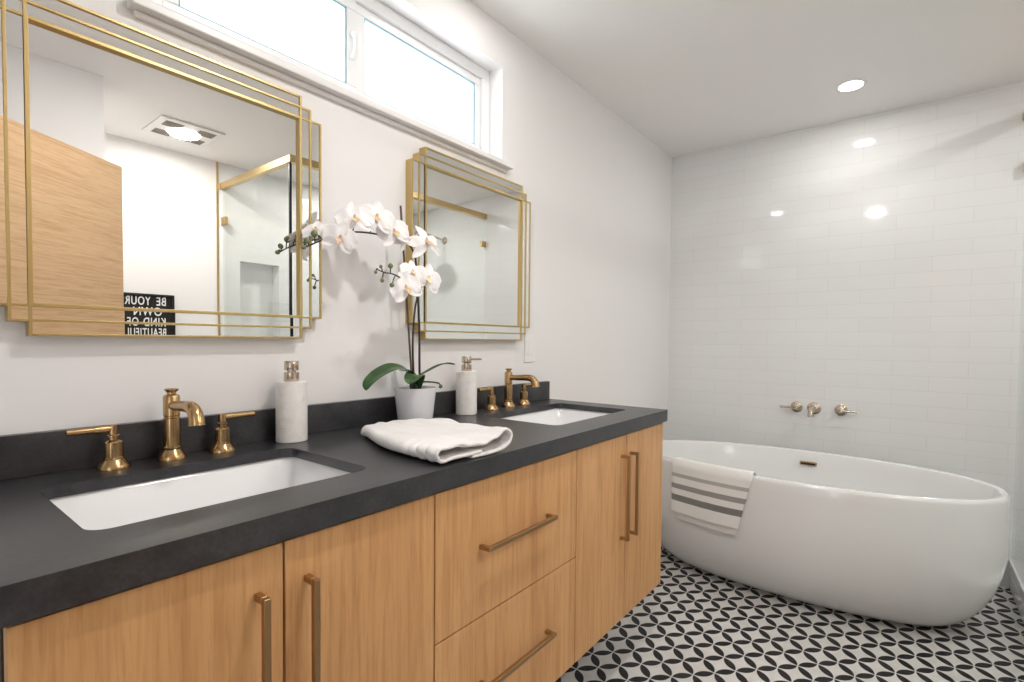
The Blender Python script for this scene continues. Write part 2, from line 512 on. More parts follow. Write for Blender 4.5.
g = 0.0018
for n, (a, b, hxx) in enumerate(((CA, 0.388, 0.348), (0.388, 0.695, 0.424), (1.236, 1.550, 1.516), (1.550, CB - th, 1.582))):
    d = MB().box(a + g, b - g, YK, YK + th, ZB, ZT).done('cabinet_door', M_wood, van, bevel=0.0012)
    pull(d, hxx, (0.507, 0.788), True)
ZM = 0.541
for a, b, hz in ((ZM + g, ZT, 0.702), (ZB, ZM - g, 0.393)):
    d = MB().box(0.695 + g, 1.236 - g, YK, YK + th, a, b).done('drawer', M_wood, van, bevel=0.0012)
    pull(d, hz, (0.826, 1.094), False)

# countertop with two cut-outs
UND = CT - 0.021          # slab underside; the front and end aprons are thicker
APR = CT - 0.0437
SINKS = ((0.180, 0.620), (1.288, 1.772))
SY = (-0.452, -0.136)
top = thing('countertop', ((CX0 + CX1) / 2, -0.28, UND), 'long charcoal stone countertop with two sink cut-outs on the oak cabinet', 'countertop')


def slab_with_holes():
    bm = bmesh.new()
    outer = [(CX0, YC), (CX1, YC), (CX1, 0.0), (CX0, 0.0)]
    loops = [outer] + [rrect(a, b, SY[0], SY[1], 0.028) for a, b in SINKS]
    edges = []
    for lp in loops:
        vs = [bm.verts.new((x, y, CT)) for x, y in lp]
        for i in range(len(vs)): edges.append(bm.edges.new((vs[i], vs[(i + 1) % len(vs)])))
    bmesh.ops.triangle_fill(bm, use_beauty=True, use_dissolve=False, edges=edges)
    # remove faces filling the holes
    kill = []
    for f in bm.faces:
        c = f.calc_center_median()
        for a, b in SINKS:
            if a < c.x < b and SY[0] < c.y < SY[1]:
                if all(min(abs(v.co.x - CX0), abs(v.co.x - CX1)) > 1e-5 for v in f.verts): kill.append(f)
    bmesh.ops.delete(bm, geom=list(set(kill)), context='FACES_ONLY')
    ret = bmesh.ops.extrude_face_region(bm, geom=bm.faces[:])
    for e in ret['geom']:
        if isinstance(e, bmesh.types.BMVert): e.co.z = UND
    m = MB(); m.bm.free(); m.bm = bm
    return m


slab_with_holes().done('stone_slab', M_stone, top)
MB().box(CX0, CX1, YC, YC + 0.021, APR, UND).box(CX1 - 0.021, CX1, YC + 0.021, 0.0, APR, UND).done('stone_apron', M_stone, top)
tag(MB().box(CX0, CX1, -0.0195, -0.0005, CT, CT + 0.0788).done('backsplash', M_stone, bevel=0.0012), 'low charcoal stone backsplash strip along the wall behind both faucets', 'backsplash')

for (a, b), nm in zip(SINKS, ('left', 'right')):
    lab = ('white rectangular undermount sink nearest the camera, under the larger wide mirror' if nm == 'left'
           else 'white rectangular undermount sink at the far end of the counter, nearest the bathtub')
    s = thing('sink', ((a + b) / 2, (SY[0] + SY[1]) / 2, UND - 0.15), lab, 'sink', 'undermount sinks in the vanity counter')
    e = 0.006
    secs = [(a - 0.02, b + 0.02, SY[0] - 0.02, SY[1] + 0.02, 0.04, UND - 0.016), (a - 0.02, b + 0.02, SY[0] - 0.02, SY[1] + 0.02, 0.04, UND - 0.001), (a - e, b + e, SY[0] - e, SY[1] + e, 0.032, UND - 0.001),
            (a - e + 0.004, b + e - 0.004, SY[0] - e + 0.004, SY[1] + e - 0.004, 0.03, UND - 0.008),
            (a + 0.012, b - 0.012, SY[0] + 0.010, SY[1] - 0.010, 0.03, UND - 0.10), (a + 0.025, b - 0.025, SY[0] + 0.022, SY[1] - 0.022, 0.03, UND - 0.128),
            (a + 0.05, b - 0.05, SY[0] + 0.045, SY[1] - 0.045, 0.03, UND - 0.138), (a + 0.19, b - 0.19, SY[0] + 0.135, SY[1] - 0.135, 0.02, UND - 0.142)]
    m = MB()
    rows = m.grid([[(x, y, q[5]) for x, y in rrect(q[0], q[1], q[2], q[3], q[4])] for q in secs], True)
    m.bm.faces.new(rows[-1])
    m.done('basin', M_ceramic, s, smooth=True)
    cx, cy = (a + b) / 2, (SY[0] + SY[1]) / 2
    MB().lathe([(0, 0.004), (0.016, 0.004), (0.022, 0.002), (0.022, 0), (0, 0)], (cx, cy, UND - 0.1419), seg=24).done('drain', M_brass, s, smooth=True)

# ------------------------------------------------------------------ faucets
FYP = -0.061


def faucet(cx, label):
    f = thing('faucet', (cx, FYP, CT), label, 'faucet', 'widespread basin faucets')
    col = [(0, 0), (0.0265, 0), (0.0265, 0.004), (0.0245, 0.010), (0.0230, 0.0125), (0.0195, 0.018), (0.0170, 0.022), (0.0178, 0.0235), (0.0178, 0.0275), (0.0160, 0.029),
           (0.0158, 0.088), (0.0140, 0.0895), (0.0140, 0.0925), (0.0152, 0.094), (0.0152, 0.134), (0.0135, 0.1365), (0.0085, 0.1385), (0.0085, 0.1425), (0.0125, 0.146), (0.0135, 0.149), (0.0105, 0.1505), (0, 0.151)]
    MB().lathe(col, (cx, FYP, CT), seg=36).done('spout_column', M_brass, f, smooth=True, fix=True)
    pts = [(cx, FYP - 0.008, CT + 0.115), (cx, FYP - 0.05, CT + 0.117), (cx, FYP - 0.088, CT + 0.119), (cx, FYP - 0.110, CT + 0.117), (cx, FYP - 0.124, CT + 0.108), (cx, FYP - 0.130, CT + 0.094), (cx, FYP - 0.1315, CT + 0.086)]
    n = 5
    rr = []
    base = [0.0100, 0.0108, 0.0118, 0.0128, 0.0132, 0.0138, 0.0150]
    for i in range(len(base) - 1):
        for k in range(n): rr.append(base[i] + (base[i + 1] - base[i]) * k / n)
    rr.append(base[-1])
    MB().tube(smooth_path(pts, n), rr, 24).done('spout_arm', M_brass, f, smooth=True)
    for sgn in (-1, 1):
        hx = cx + sgn * 0.099
        prof = [(0, 0), (0.0265, 0), (0.0265, 0.004), (0.0245, 0.0085), (0.0225, 0.0115), (0.0195, 0.016), (0.0170, 0.019), (0.0170, 0.022), (0.0158, 0.023), (0.0155, 0.052), (0.0130, 0.0545), (0.0085, 0.0565), (0.0085, 0.062), (0.0105, 0.063), (0.0105, 0.0655), (0.0080, 0.067), (0.0080, 0.086), (0, 0.087)]
        h = MB().lathe(prof, (hx, FYP, CT), seg=32).done('valve_handle', M_brass, f, smooth=True)
        z = CT + 0.0785
        MB().tube([(hx + sgn * 0.005, FYP, z), (hx + sgn * 0.030, FYP, z)], 0.0070, 16).tube([(hx + sgn * 0.028, FYP, z), (hx + sgn * 0.070, FYP, z)], 0.0060, 16).done('lever', M_brass, h, smooth=True)
    return f


faucet(0.402, 'antique brass widespread faucet behind the sink nearest the camera')
faucet(1.530, 'antique brass widespread faucet behind the far sink, beside the white wall plate')


# ------------------------------------------------------------------ mirrors
def mirror(xa, label):
    W, H, ZTOP = 0.630, 0.628, 1.7875
    zb = ZTOP - H; D = 0.0316
    ins = (0.0, 0.0287, 0.0554); vin = (0.0534, 0.0264, 0.0)
    t = thing('wall_mirror', (xa + W / 2, 0, zb), label, 'mirror', 'gold art deco mirrors over the vanity')
    xb = xa + W
    # backing of the three overlapping rectangles (one stepped outline)
    out = []
    xs = [xa + i for i in ins]; xr = [xb - i for i in ins]
    zt = [ZTOP - v for v in vin]; zl = [zb + v for v in vin]
    out = [(xs[0], zl[0]), (xs[1], zl[0]), (xs[1], zl[1]), (xs[2], zl[1]), (xs[2], zl[2]), (xr[2], zl[2]), (xr[2], zl[1]), (xr[1], zl[1]), (xr[1], zl[0]), (xr[0], zl[0]),
           (xr[0], zt[0]), (xr[1], zt[0]), (xr[1], zt[1]), (xr[2], zt[1]), (xr[2], zt[2]), (xs[2], zt[2]), (xs[2], zt[1]), (xs[1], zt[1]), (xs[1], zt[0]), (xs[0], zt[0])]
    bm = bmesh.new()
    va = [bm.verts.new((x, -0.001, z)) for x, z in out]; vb = [bm.verts.new((x, -D + 0.010, z)) for x, z in out]
    bm.faces.new(va); bm.faces.new(list(reversed(vb)))
    for i in range(len(out)):
        j = (i + 1) % len(out); bm.faces.new((va[i], va[j], vb[j], vb[i]))
    m = MB(); m.bm.free(); m.bm = bm
    m.done('backing', M_gold, t)
    # gold bars: full outlines of the three rectangles
    bw = 0.0050
    for n, k in enumerate((0, 1, 2)):
        m = MB()
        a, b, c, d = xs[k], xr[k], zl[k], zt[k]
        yb_, yf = -D + 0.0102, -D - 0.0004 * n
        m.box(a, a + bw, yf, yb_, c, d).box(b - bw, b, yf, yb_, c, d)
        m.box(a + bw, b - bw, yf, yb_, c, c + bw).box(a + bw, b - bw, yf, yb_, d - bw, d)
        m.done('gold_bar_frame', M_gold, t, bevel=0.0008)
    # inner frame around the recessed pane
    ia, ib, ic, idd = xs[2], xr[2], zl[0], zt[0]
    m = MB(); q = 0.0068
    m.box(ia, ia + q, -D - 0.0015, -D + 0.0105, ic, idd).box(ib - q, ib, -D - 0.0015, -D + 0.0105, ic, idd)
    m.box(ia + q, ib - q, -D - 0.0015, -D + 0.0105, ic, ic + q).box(ia + q, ib - q, -D - 0.0015, -D + 0.0105, idd - q, idd)
    m.done('inner_frame', M_gold, t, bevel=0.0008)
    MB().box(ia + q, ib - q, -D + 0.0085, -D + 0.0099, ic + q, idd - q).done('mirror_pane', M_mirror, t)
    # bordering mirror strips between the bars
    yf, yb_ = -D + 0.0030, -D + 0.0099
    for kx in range(2):
        for L, Rr in ((xs[kx] + bw, xs[kx + 1]), (xr[kx + 1], xr[kx] - bw)):
            MB().box(L, Rr, yf, yb_, zl[0] + bw, zt[0] - bw).done('mirror_strip', M_mirror, t)
            if kx == 1:
                for lo, hi in ((zl[1] + bw, zl[0]), (zt[0], zt[1] - bw)):
                    MB().box(L, Rr, yf, yb_, lo, hi).done('mirror_strip', M_mirror, t)
    for kz in range(2):
        for lo, hi in ((zl[kz + 1] + bw, zl[kz]), (zt[kz], zt[kz + 1] - bw)):
            MB().box(ia + bw, ib - bw, yf, yb_, lo, hi).done('mirror_strip', M_mirror, t)
    return t


mirror(0.1346, 'stepped gold-barred mirror over the near sink, reflecting a wooden door and letter board')
mirror(1.0746, 'stepped gold-barred mirror over the far sink, behind the orchid')

# ------------------------------------------------------------------ soap dispensers
def dispenser(x, y, ang, label):
    t = thing('soap_dispenser', (x, y, CT), label, 'soap dispenser', 'white marble soap dispensers')
    r = 0.0368
    MB().lathe([(0, 0), (r - 0.002, 0), (r, 0.002), (r, 0.149), (r - 0.002, 0.151), (0, 0.151)], (x, y, CT), seg=48).done('bottle', M_marble, t, smooth=True)
    p = MB().lathe([(0, 0.1508), (0.0175, 0.1508), (0.0180, 0.152), (0.0180, 0.1725), (0.0172, 0.1735), (0.0105, 0.1737), (0.0105, 0.1785), (0.0165, 0.1787), (0.0172, 0.180), (0.0172, 0.2005), (0.0162, 0.202), (0, 0.202)], (x, y, CT), seg=32).done('pump', M_nickel, t, smooth=True)
    d = Vector((math.cos(ang), math.sin(ang), 0)); z = CT + 0.1915
    c = Vector((x, y, z))
    MB().tube([c + d * 0.012, c + d * 0.055, c + d * 0.066], [0.0042, 0.0040, 0.0036], 14).done('nozzle', M_nickel, p, smooth=True)


dispenser(0.663, -0.062, math.radians(-108), 'white marble soap dispenser between the near sink and the orchid, nozzle towards camera')
dispenser(1.290, -0.067, math.radians(-8), 'white marble soap dispenser between the orchid and the far faucet')

# ------------------------------------------------------------------ wall plate
t = thing('wall_outlet', (1.742, 0, 1.128), 'white rectangular wall outlet plate low beside the far mirror', 'outlet')
MB().box(1.707, 1.777, -0.006, -0.0005, 1.068, 1.188).done('cover_plate', M_plastic, t, bevel=0.002)
MB().box(1.7255, 1.7585, -0.0085, -0.0055, 1.095, 1.161).done('receptacle', M_plastic, t, bevel=0.001)

# ------------------------------------------------------------------ folded towel on the counter
def counter_towel():
    # cross-section of the flattened, rolled towel, x across, z up
    sec = [(0.842, 0.0085), (0.800, 0.0050), (0.752, 0.0050), (0.722, 0.0080), (0.708, 0.0180), (0.713, 0.0290), (0.735, 0.0330), (0.780, 0.0330), (0.820, 0.0300), (0.862, 0.0310), (0.905, 0.0390), (0.938, 0.0480), (0.965, 0.0510), (0.985, 0.0440), (0.990, 0.0300), (0.975, 0.0180), (0.940, 0.0085), (0.890, 0.0050), (0.835, 0.0045), (0.812, 0.0045)]
    sec[0] = (0.850, 0.0125); sec[1] = (0.800, 0.0110); sec[2] = (0.752, 0.0110)
    path = smooth_path([(x, 0, z) for x, z in sec], 4)
    m = MB(); rows = []
    N = 64
    for i in range(N + 1):
        s = i / N                                   # 0 = open end facing the camera, 1 = far end
        y = -0.550 + 0.392 * s
        row = []
        for q, p in enumerate(path):
            x, z = p.x, p.z
            u = (x - 0.70) / 0.29
            # the far end flattens and its right side moves outward; the left side follows a slanted fold
            flat = min(1.0, s * 1.6)
            ztop = 0.032 + 0.006 * math.sin(6 * u + 1.0) * (1 - s)
            zz = z if z < 0.014 else z * (1 - flat) + min(z, ztop) * flat
            xx = x + s * s * (0.095 - 0.075 * u) - 0.062 * u * u * (1 - s) + 0.004 * math.sin(9 * s) * (1 - u)
            yy = y - 0.014 * u * (1 - s) + s * (0.035 * math.sin(PI * min(1, max(0, u))) - 0.062 * u)
            # ridges next to the open end
            if z > 0.014:
                zz += 0.0075 * math.exp(-((s - 0.14) / 0.12) ** 2) * math.cos(s * 80) * max(0.15, 1 - 1.4 * u) + 0.0022 * math.sin(17 * s + 7 * u) + 0.002 * math.sin(31 * u + 11 * s)
            if u < 0.25: xx -= 0.0080 * math.cos(s * 80) * math.exp(-((s - 0.14) / 0.13) ** 2)
            if s > 0.9 and z > 0.014: zz -= (s - 0.9) * 0.06
            row.append((xx, yy, CT + 0.0005 + max(zz, 0.0045)))
        rows.append(row)
    m.grid(rows)
    t = m.done('hand_towel', M_towel, None, smooth=True, solid=0.0075, subsurf=1)
    tag(t, 'white folded terry hand towel lying on the dark counter in front of the orchid', 'towel')
    MB().box(0.842, 0.868, -0.5205, -0.5195, CT + 0.0155, CT + 0.026).done('care_label', M_label, t)


counter_towel()

# ------------------------------------------------------------------ bathtub
TX, TY, TA, TB = 2.730, -0.864, 0.763, 0.380


def sup(a, b, n, k, N):
    th = 2 * PI * k / N; c, s = math.cos(th), math.sin(th)
    return (TX + b * math.copysign(abs(c) ** (2 / n), c), TY + a * math.copysign(abs(s) ** (2 / n), s))


tub = thing('bathtub', (TX, TY, 0), 'white oval freestanding bathtub on the patterned floor by the tiled wall', 'bathtub')
prof = [(0.212, 0.0), (0.192, 0.003), (0.158, 0.018), (0.121, 0.045), (0.085, 0.085), (0.055, 0.135), (0.030, 0.190), (0.012, 0.260), (-0.002, 0.34), (-0.002, 0.44), (0.0, 0.53), (0.0, 0.562), (0.003, 0.574), (0.010, 0.580), (0.020, 0.580), (0.027, 0.576), (0.031, 0.566), (0.038, 0.52), (0.055, 0.42), (0.080, 0.30), (0.110, 0.20), (0.150, 0.150), (0.20, 0.130), (0.28, 0.122), (0.36, 0.120)]
N = 96; m = MB(); rows = []
for ins, z in prof:
    rows.append([(*sup(TA - ins, max(TB - ins, 0.012), 2.2, k, N), z) for k in range(N)])
vr = m.grid(rows, True)
m.bm.faces.new(vr[-1]); m.bm.faces.new(list(reversed(vr[0])))
m.done('tub_shell', M_tub, tub, smooth=True)
m = MB()
m.box(3.0555, 3.0680, -0.920, -0.840, 0.508, 0.528)
ov = m.done('overflow_slot', M_brass, tub, bevel=0.003)
MB().box(3.0545, 3.056, -0.913, -0.847, 0.513, 0.523).done('slot_opening', M_black, ov)
MB().lathe([(0, 0.004), (0.028, 0.004), (0.034, 0), (0, 0)], (TX, TY, 0.1205), seg=28).done('drain', M_brass, tub, smooth=True)

# wall-mounted tub filler
t = thing('tub_filler', (XW, TY, 0.79), 'brushed nickel wall-mounted tub filler with two lever handles above the bathtub', 'faucet')
fl = [(0, 0), (0.031, 0), (0.031, 0.006), (0.027, 0.010), (0.022, 0.012), (0.020, 0.030), (0.016, 0.034), (0, 0.036)]
zf = 0.790
MB().lathe([(0, 0), (0.034, 0), (0.034, 0.007), (0.028, 0.011), (0.020, 0.014), (0, 0.016)], (XW - 0.0005, -0.868, zf), (-1, 0, 0), 32).done('spout_flange', M_nickel, t, smooth=True)
MB().tube(smooth_path([(XW - 0.01, -0.868, zf), (XW - 0.07, -0.868, zf), (XW - 0.105, -0.868, zf - 0.004), (XW - 0.122, -0.868, zf - 0.018), (XW - 0.126, -0.868, zf - 0.038)], 5), [0.014] * 16 + [0.015] * 5, 20).done('spout', M_nickel, t, smooth=True)
for y, sgn in ((-0.779, 1), (-1.000, -1)):
    h = MB().lathe(fl, (XW - 0.0005, y, zf), (-1, 0, 0), 32).lathe([(0, 0.03), (0.0125, 0.03), (0.0125, 0.062), (0, 0.064)], (XW - 0.0005, y, zf), (-1, 0, 0), 24).done('valve_handle', M_nickel, t, smooth=True)
    MB().tube([(XW - 0.05, y, zf), (XW - 0.05, y + sgn * 0.085, zf)], 0.0062, 14).done('lever', M_nickel, h, smooth=True)

# ------------------------------------------------------------------ striped towel over the tub rim
def stripe_mat():
    m = cloth('striped_terry', (0.86, 0.85, 0.83)); t = NT(m)
    at = t.n('ShaderNodeAttribute', attribute_name='drop')
    d = at.outputs['Fac']
    col = (0.86, 0.85, 0.83)
    cur = None
    for lo, hi, c in ((0.056, 0.073, (0.47, 0.46, 0.45)), (0.105, 0.129, (0.33, 0.32, 0.31)), (0.158, 0.188, (0.215, 0.21, 0.205))):
        ins = t.math('MULTIPLY', t.math('GREATER_THAN', d, lo), t.math('LESS_THAN', d, hi))
        cur = t.mix(ins, col if cur is None else cur, c)
    t.base(cur)
    return m


M_stripe = stripe_mat()


def outer_pt(th, z, off):
    """point on the tub's outside at angle parameter and height, pushed out by off"""
    for (i0, a), (i1, b) in zip(prof[:13], prof[1:14]):
        if a <= z <= b: ins = i0 + (i1 - i0) * (z - a) / max(b - a, 1e-6); break
    else: ins = 0.0
    a_, b_ = TA - ins + off, TB - ins + off
    c, s = math.cos(th), math.sin(th)
    return Vector((TX + b_ * math.copysign(abs(c) ** (2 / 2.2), c), TY + a_ * math.copysign(abs(s) ** (2 / 2.2), s), z))


def theta_for_y(y):
    v = (y - TY) / TA
    s = math.copysign(abs(v) ** (2.2 / 2), v)
    return PI - math.asin(max(-1, min(1, s)))


def tub_towel(y0, y1, drop, off, name, parent=None, inside=0.10):
    m = MB(); rows = []; drops = []
    NY, ND = 26, 30
    for i in range(NY + 1):
        f = i / NY; y = y0 + (y1 - y0) * f
        th = theta_for_y(y)
        dx = 0.0025 * math.sin(f * 9 + 1) + 0.001 * math.sin(f * 23)
        row = []
        rim_o = outer_pt(th, 0.560, off); nrm = Vector((math.cos(th), math.sin(th), 0)); nrm = Vector((rim_o.x - TX, (rim_o.y - TY) * (TB / TA), 0)).normalized()
        ztop = 0.581 + off
        # inside, hanging into the tub
        for kk in range(6, 0, -1):
            z = ztop - 0.012 - inside * kk / 6
            row.append((rim_o - nrm * (0.036 + 2 * off + 0.25 * (ztop - z) * 0.35), z, -0.04 - inside * kk / 6))
        for a, dz, dd in ((0.034, -0.006, -0.036), (0.027, 0.0, -0.028), (0.015, 0.0015, -0.016), (0.004, -0.001, -0.004), (-0.001, -0.009, 0.006)):
            row.append((rim_o - nrm * (a + off), ztop + dz, dd))
        for kk in range(1, ND + 1):
            d = 0.012 + drop * kk / ND
            z = ztop - 0.010 - d
            p = outer_pt(th, max(z, 0.01), off + abs(dx) * min(1, kk / 8) + 0.002 * (kk / ND) * (1 + math.sin(f * 11)))
            sh = -0.060 * (kk / ND) * f + 0.006 * kk / ND
            row.append((Vector((p.x, p.y - sh, 0)), z, d))
        rows.append([(r[0].x, r[0].y, r[1]) for r in row]); drops.append([r[2] for r in row])
    m.grid(rows)
    flat = [d for r in drops for d in r]
    o = m.done(name, M_stripe, parent, smooth=True, solid=0.006, subsurf=1)
    at = o.data.attributes.new('drop', 'FLOAT', 'POINT')
    at.data.foreach_set('value', flat)
    return o


tw = tub_towel(-0.390, -0.770, 0.235, 0.0105, 'bath_towel')
tag(tw, 'white towel with three grey stripes draped over the front rim of the bathtub', 'towel')
lay = tub_towel(-0.402, -0.755, 0.262, 0.0035, 'under_layer', tw, inside=0.08)
lay.data.materials[0] = M_towel

# ------------------------------------------------------------------ orchid
PX, PY = 1.042, -0.088
orc = thing('potted_orchid', (PX, PY, CT), 'white phalaenopsis orchid with arching sprays in a round white pot', 'plant')
MB().lathe([(0, 0.0), (0.049, 0.0), (0.052, 0.003), (0.0635, 0.107), (0.064, 0.111), (0.062, 0.112), (0.0595, 0.110), (0.058, 0.098), (0, 0.098)], (PX, PY, CT), seg=48).done('pot', M_pot, orc, smooth=True)
MB().lathe([(0, 0.105), (0.03, 0.104), (0.0572, 0.100), (0.0572, 0.0985), (0, 0.0985)], (PX, PY, CT), seg=32).done('moss', M_soil, orc, smooth=True)
base = Vector((PX, PY, CT + 0.102))


def leaf(pts, width, twist=0.0):
    pts = [Vector(p) - (Vector((0.009, 0, 0.006)) if k > 1 else Vector((0, 0, 0))) for k, p in enumerate(pts)]
    c = smooth_path(pts, 6); n = len(c); m = MB(); rows = []
    for i, p in enumerate(c):
        s = i / (n - 1)
        w = width * (0.32 + 0.68 * math.sin(PI * min(1, s * 0.85 + 0.12)) ** 0.8) * (1 if s < 0.82 else max(0.10, math.sqrt(max(0, 1 - ((s - 0.82) / 0.18) ** 2))))
        tn = (c[min(i + 1, n - 1)] - c[max(i - 1, 0)]).normalized()
        side = tn.cross(Vector((0, 0, 1))).normalized(); upv = side.cross(tn)
        side = side * math.cos(twist) + upv * math.sin(twist); upv = side.cross(tn)
        rows.append([p + side * w * q + upv * (0.22 * w * abs(q) ** 1.5) for q in (-1, -0.6, -0.2, 0, 0.2, 0.6, 1)])
    m.grid(rows)
    return m.done('leaf', M_leaf, orc, smooth=True, solid=0.0022, subsurf=1)


b2 = base + Vector((0, 0, 0.015))
leaf([base, b2 + Vector((-0.02, -0.01, 0.03)), (1.000, -0.105, 1.076), (0.945, -0.115, 1.084), (0.892, -0.12, 1.068), (0.858, -0.122, 1.046), (0.848, -0.122, 1.026)], 0.024, 0.35)
leaf([base, b2 + Vector((0.012, -0.005, 0.025)), (1.100, -0.105, 1.072), (1.150, -0.11, 1.088), (1.195, -0.115, 1.085)], 0.017, 0.15)
leaf([base, b2 + Vector((-0.010, -0.020, 0.028)), (1.010, -0.135, 1.060), (0.975, -0.160, 1.052), (0.955, -0.172, 1.040)], 0.026, 0.2)
leaf([base, b2 + Vector((0.015, -0.015, 0.008)), (1.085, -0.120, 1.033), (1.106, -0.135, 1.028), (1.108, -0.140, 1.014)], 0.015, 0.1)
leaf([base, b2 + Vector((0.01, 0.010, 0.020)), (1.050, -0.050, 1.065), (1.030, -0.035, 1.070)], 0.016, 0.0)
MB().tube(smooth_path([base - Vector((0, 0, 0.004)), base + Vector((0, 0, 0.02)), base + Vector((0.002, 0, 0.042))], 5), [0.015] * 5 + [0.013] * 5 + [0.010], 12).done('crown', M_leaf, orc, smooth=True)
MB().tube([(1.034, -0.085, CT + 0.100), (0.984, -0.088, 1.556)], 0.0032, 10).done('stake', M_stake, orc, smooth=True)
main = smooth_path([(1.058, -0.092, CT + 0.100), (1.048, -0.100, 1.08), (1.040, -0.108, 1.189), (1.033, -0.110, 1.279), (1.024, -0.110, 1.393), (1.015, -0.110, 1.422), (0.994, -0.110, 1.445), (0.968, -0.110, 1.453), (0.911, -0.110, 1.453), (0.852, -0.111, 1.451), (0.805, -0.112, 1.444), (0.755, -0.104, 1.426), (0.718, -0.098, 1.408), (0.698, -0.093, 1.396), (0.688, -0.090, 1.390)], 5)
nn = len(main)
MB().tube(main, [0.0036 - 0.0018 * i / nn for i in range(nn)], 10).done('stem', M_stem, orc, smooth=True)
low = smooth_path([(1.034, -0.094, CT + 0.100), (1.012, -0.112, 1.10), (1.005, -0.120, 1.17), (1.008, -0.125, 1.25), (1.012, -0.130, 1.288), (0.985, -0.145, 1.305), (0.955, -0.155, 1.322), (0.922, -0.168, 1.330), (0.893, -0.182, 1.334), (0.870, -0.19, 1.336), (0.851, -0.19, 1.336), (0.828, -0.19, 1.341)], 5)
nn = len(low)
MB().tube(low, [0.0034 - 0.0020 * i / nn for i in range(nn)], 10).done('stem', M_stem, orc, smooth=True)


def twig(a, b):
    a, b = Vector(a), Vector(b); mid_ = (a + b) / 2 + Vector((0, 0, 0.006))
    return MB().tube(smooth_path([a, mid_, b], 4), 0.0016, 8).done('twig', M_stem, orc, smooth=True)


def bud(p, r, frm, direction):
    tw_ = twig(frm, p)
    d = Vector(direction).normalized()
    MB().lathe([(0, -r * 1.05), (r * 0.55, -r * 0.85), (r * 0.95, -r * 0.25), (r, r * 0.15), (r * 0.75, r * 0.75), (r * 0.35, r * 1.1), (0, r * 1.2)], p, d, 16).done('bud', M_bud, tw_, smooth=True)


for p, r, f_, d in (((0.736, -0.094, 1.431), 0.0090, (0.728, -0.098, 1.412), (0.5, -0.2, 0.8)), ((0.709, -0.090, 1.426), 0.0085, (0.708, -0.095, 1.402), (0, -0.2, 1)), ((0.690, -0.088, 1.405), 0.0070, (0.693, -0.091, 1.393), (-0.4, -0.2, 0.8)), ((0.682, -0.088, 1.388), 0.006, (0.690, -0.090, 1.391), (-1, -0.2, -0.2)),
                    ((0.867, -0.192, 1.355), 0.0070, (0.868, -0.19, 1.336), (0, 0, 1)), ((0.836, -0.192, 1.350), 0.0045, (0.842, -0.19, 1.338), (0, 0, 1)), ((0.820, -0.192, 1.334), 0.0045, (0.828, -0.19, 1.341), (-0.3, 0, -1)), ((0.840, -0.192, 1.315), 0.0055, (0.848, -0.19, 1.336), (0, 0, -1)), ((0.872, -0.192, 1.306), 0.0065, (0.893, -0.182, 1.334), (-0.3, 0, -1))):
    bud(p, r, f_, d)


def petal_rows(L, Wd, ang, cup, tip=0.0, droop=0.0, blunt=2.0):
    ca, sa = math.cos(ang), math.sin(ang); rows = []
    NL = 8
    for i in range(NL + 1):
        s = i / NL
        w = Wd * 0.5 * (max(0.0, 1 - abs(2 * (s ** 0.85) - 1) ** blunt)) ** 0.5
        w = max(w, 0.0012)
        row = []
        for q in (-1, -0.66, -0.33, 0, 0.33, 0.66, 1):
            along = L * s; side = w * q
            h = cup * (q * q) * Wd * 0.35 + droop * s * s * L + tip * math.sin(s * 7 + q * 2) * 0.0015
            row.append((along * ca - side * sa, along * sa + side * ca, h))
        rows.append(row)
    return rows


def flower(pos, normal, roll, scale, spiky=False, attach=None):
    n = Vector(normal).normalized()
    u = Vector((0, 0, 1)); u = (u - n * u.dot(n)).normalized(); r_ = u.cross(n)
    R3 = Matrix((r_, u, n)).transposed() @ Matrix.Rotation(roll, 3, 'Z')
    def place(rows): return [[Vector(pos) + scale * (R3 @ Vector(p)) for p in r] for r in rows]
    m = MB()
    dr = -0.35 if spiky else -0.10
    for a in (90, 215, 325):
        m.grid(place([[(x, y, z - 0.0015) for x, y, z in r] for r in petal_rows(0.052, 0.024 if spiky else 0.032, math.radians(a), 0.25, 1, dr)]))
    for a in (12, 168):
        m.grid(place(petal_rows(0.052, 0.030 if spiky else 0.058, math.radians(a), -0.12, 1.5, dr, 2.6)))
    f = m.done('flower', M_petal, orc, smooth=True, solid=0.0011, subsurf=1)
    m = MB()
    for a, L, W_ in ((270, 0.018, 0.012), (235, 0.012, 0.010), (305, 0.012, 0.010)):
        m.grid(place([[(x, y, z + 0.003 + 0.5 * abs(y)) for x, y, z in r] for r in petal_rows(L, W_, math.radians(a), 0.8, 0, 0.3)]))
    m.grid(place([[(x, y, z + 0.004) for x, y, z in r] for r in petal_rows(0.010, 0.008, math.radians(90), -0.8, 0, 0.4)]))
    m.done('lip', M_lip, f, smooth=True, solid=0.0018, subsurf=1)
    if attach is not None:
        MB().tube(smooth_path([attach, (Vector(attach) + Vector(pos)) / 2 - n * 0.012, Vector(pos) - n * 0.002], 4), 0.0016, 8).done('twig', M_stem, orc, smooth=True)


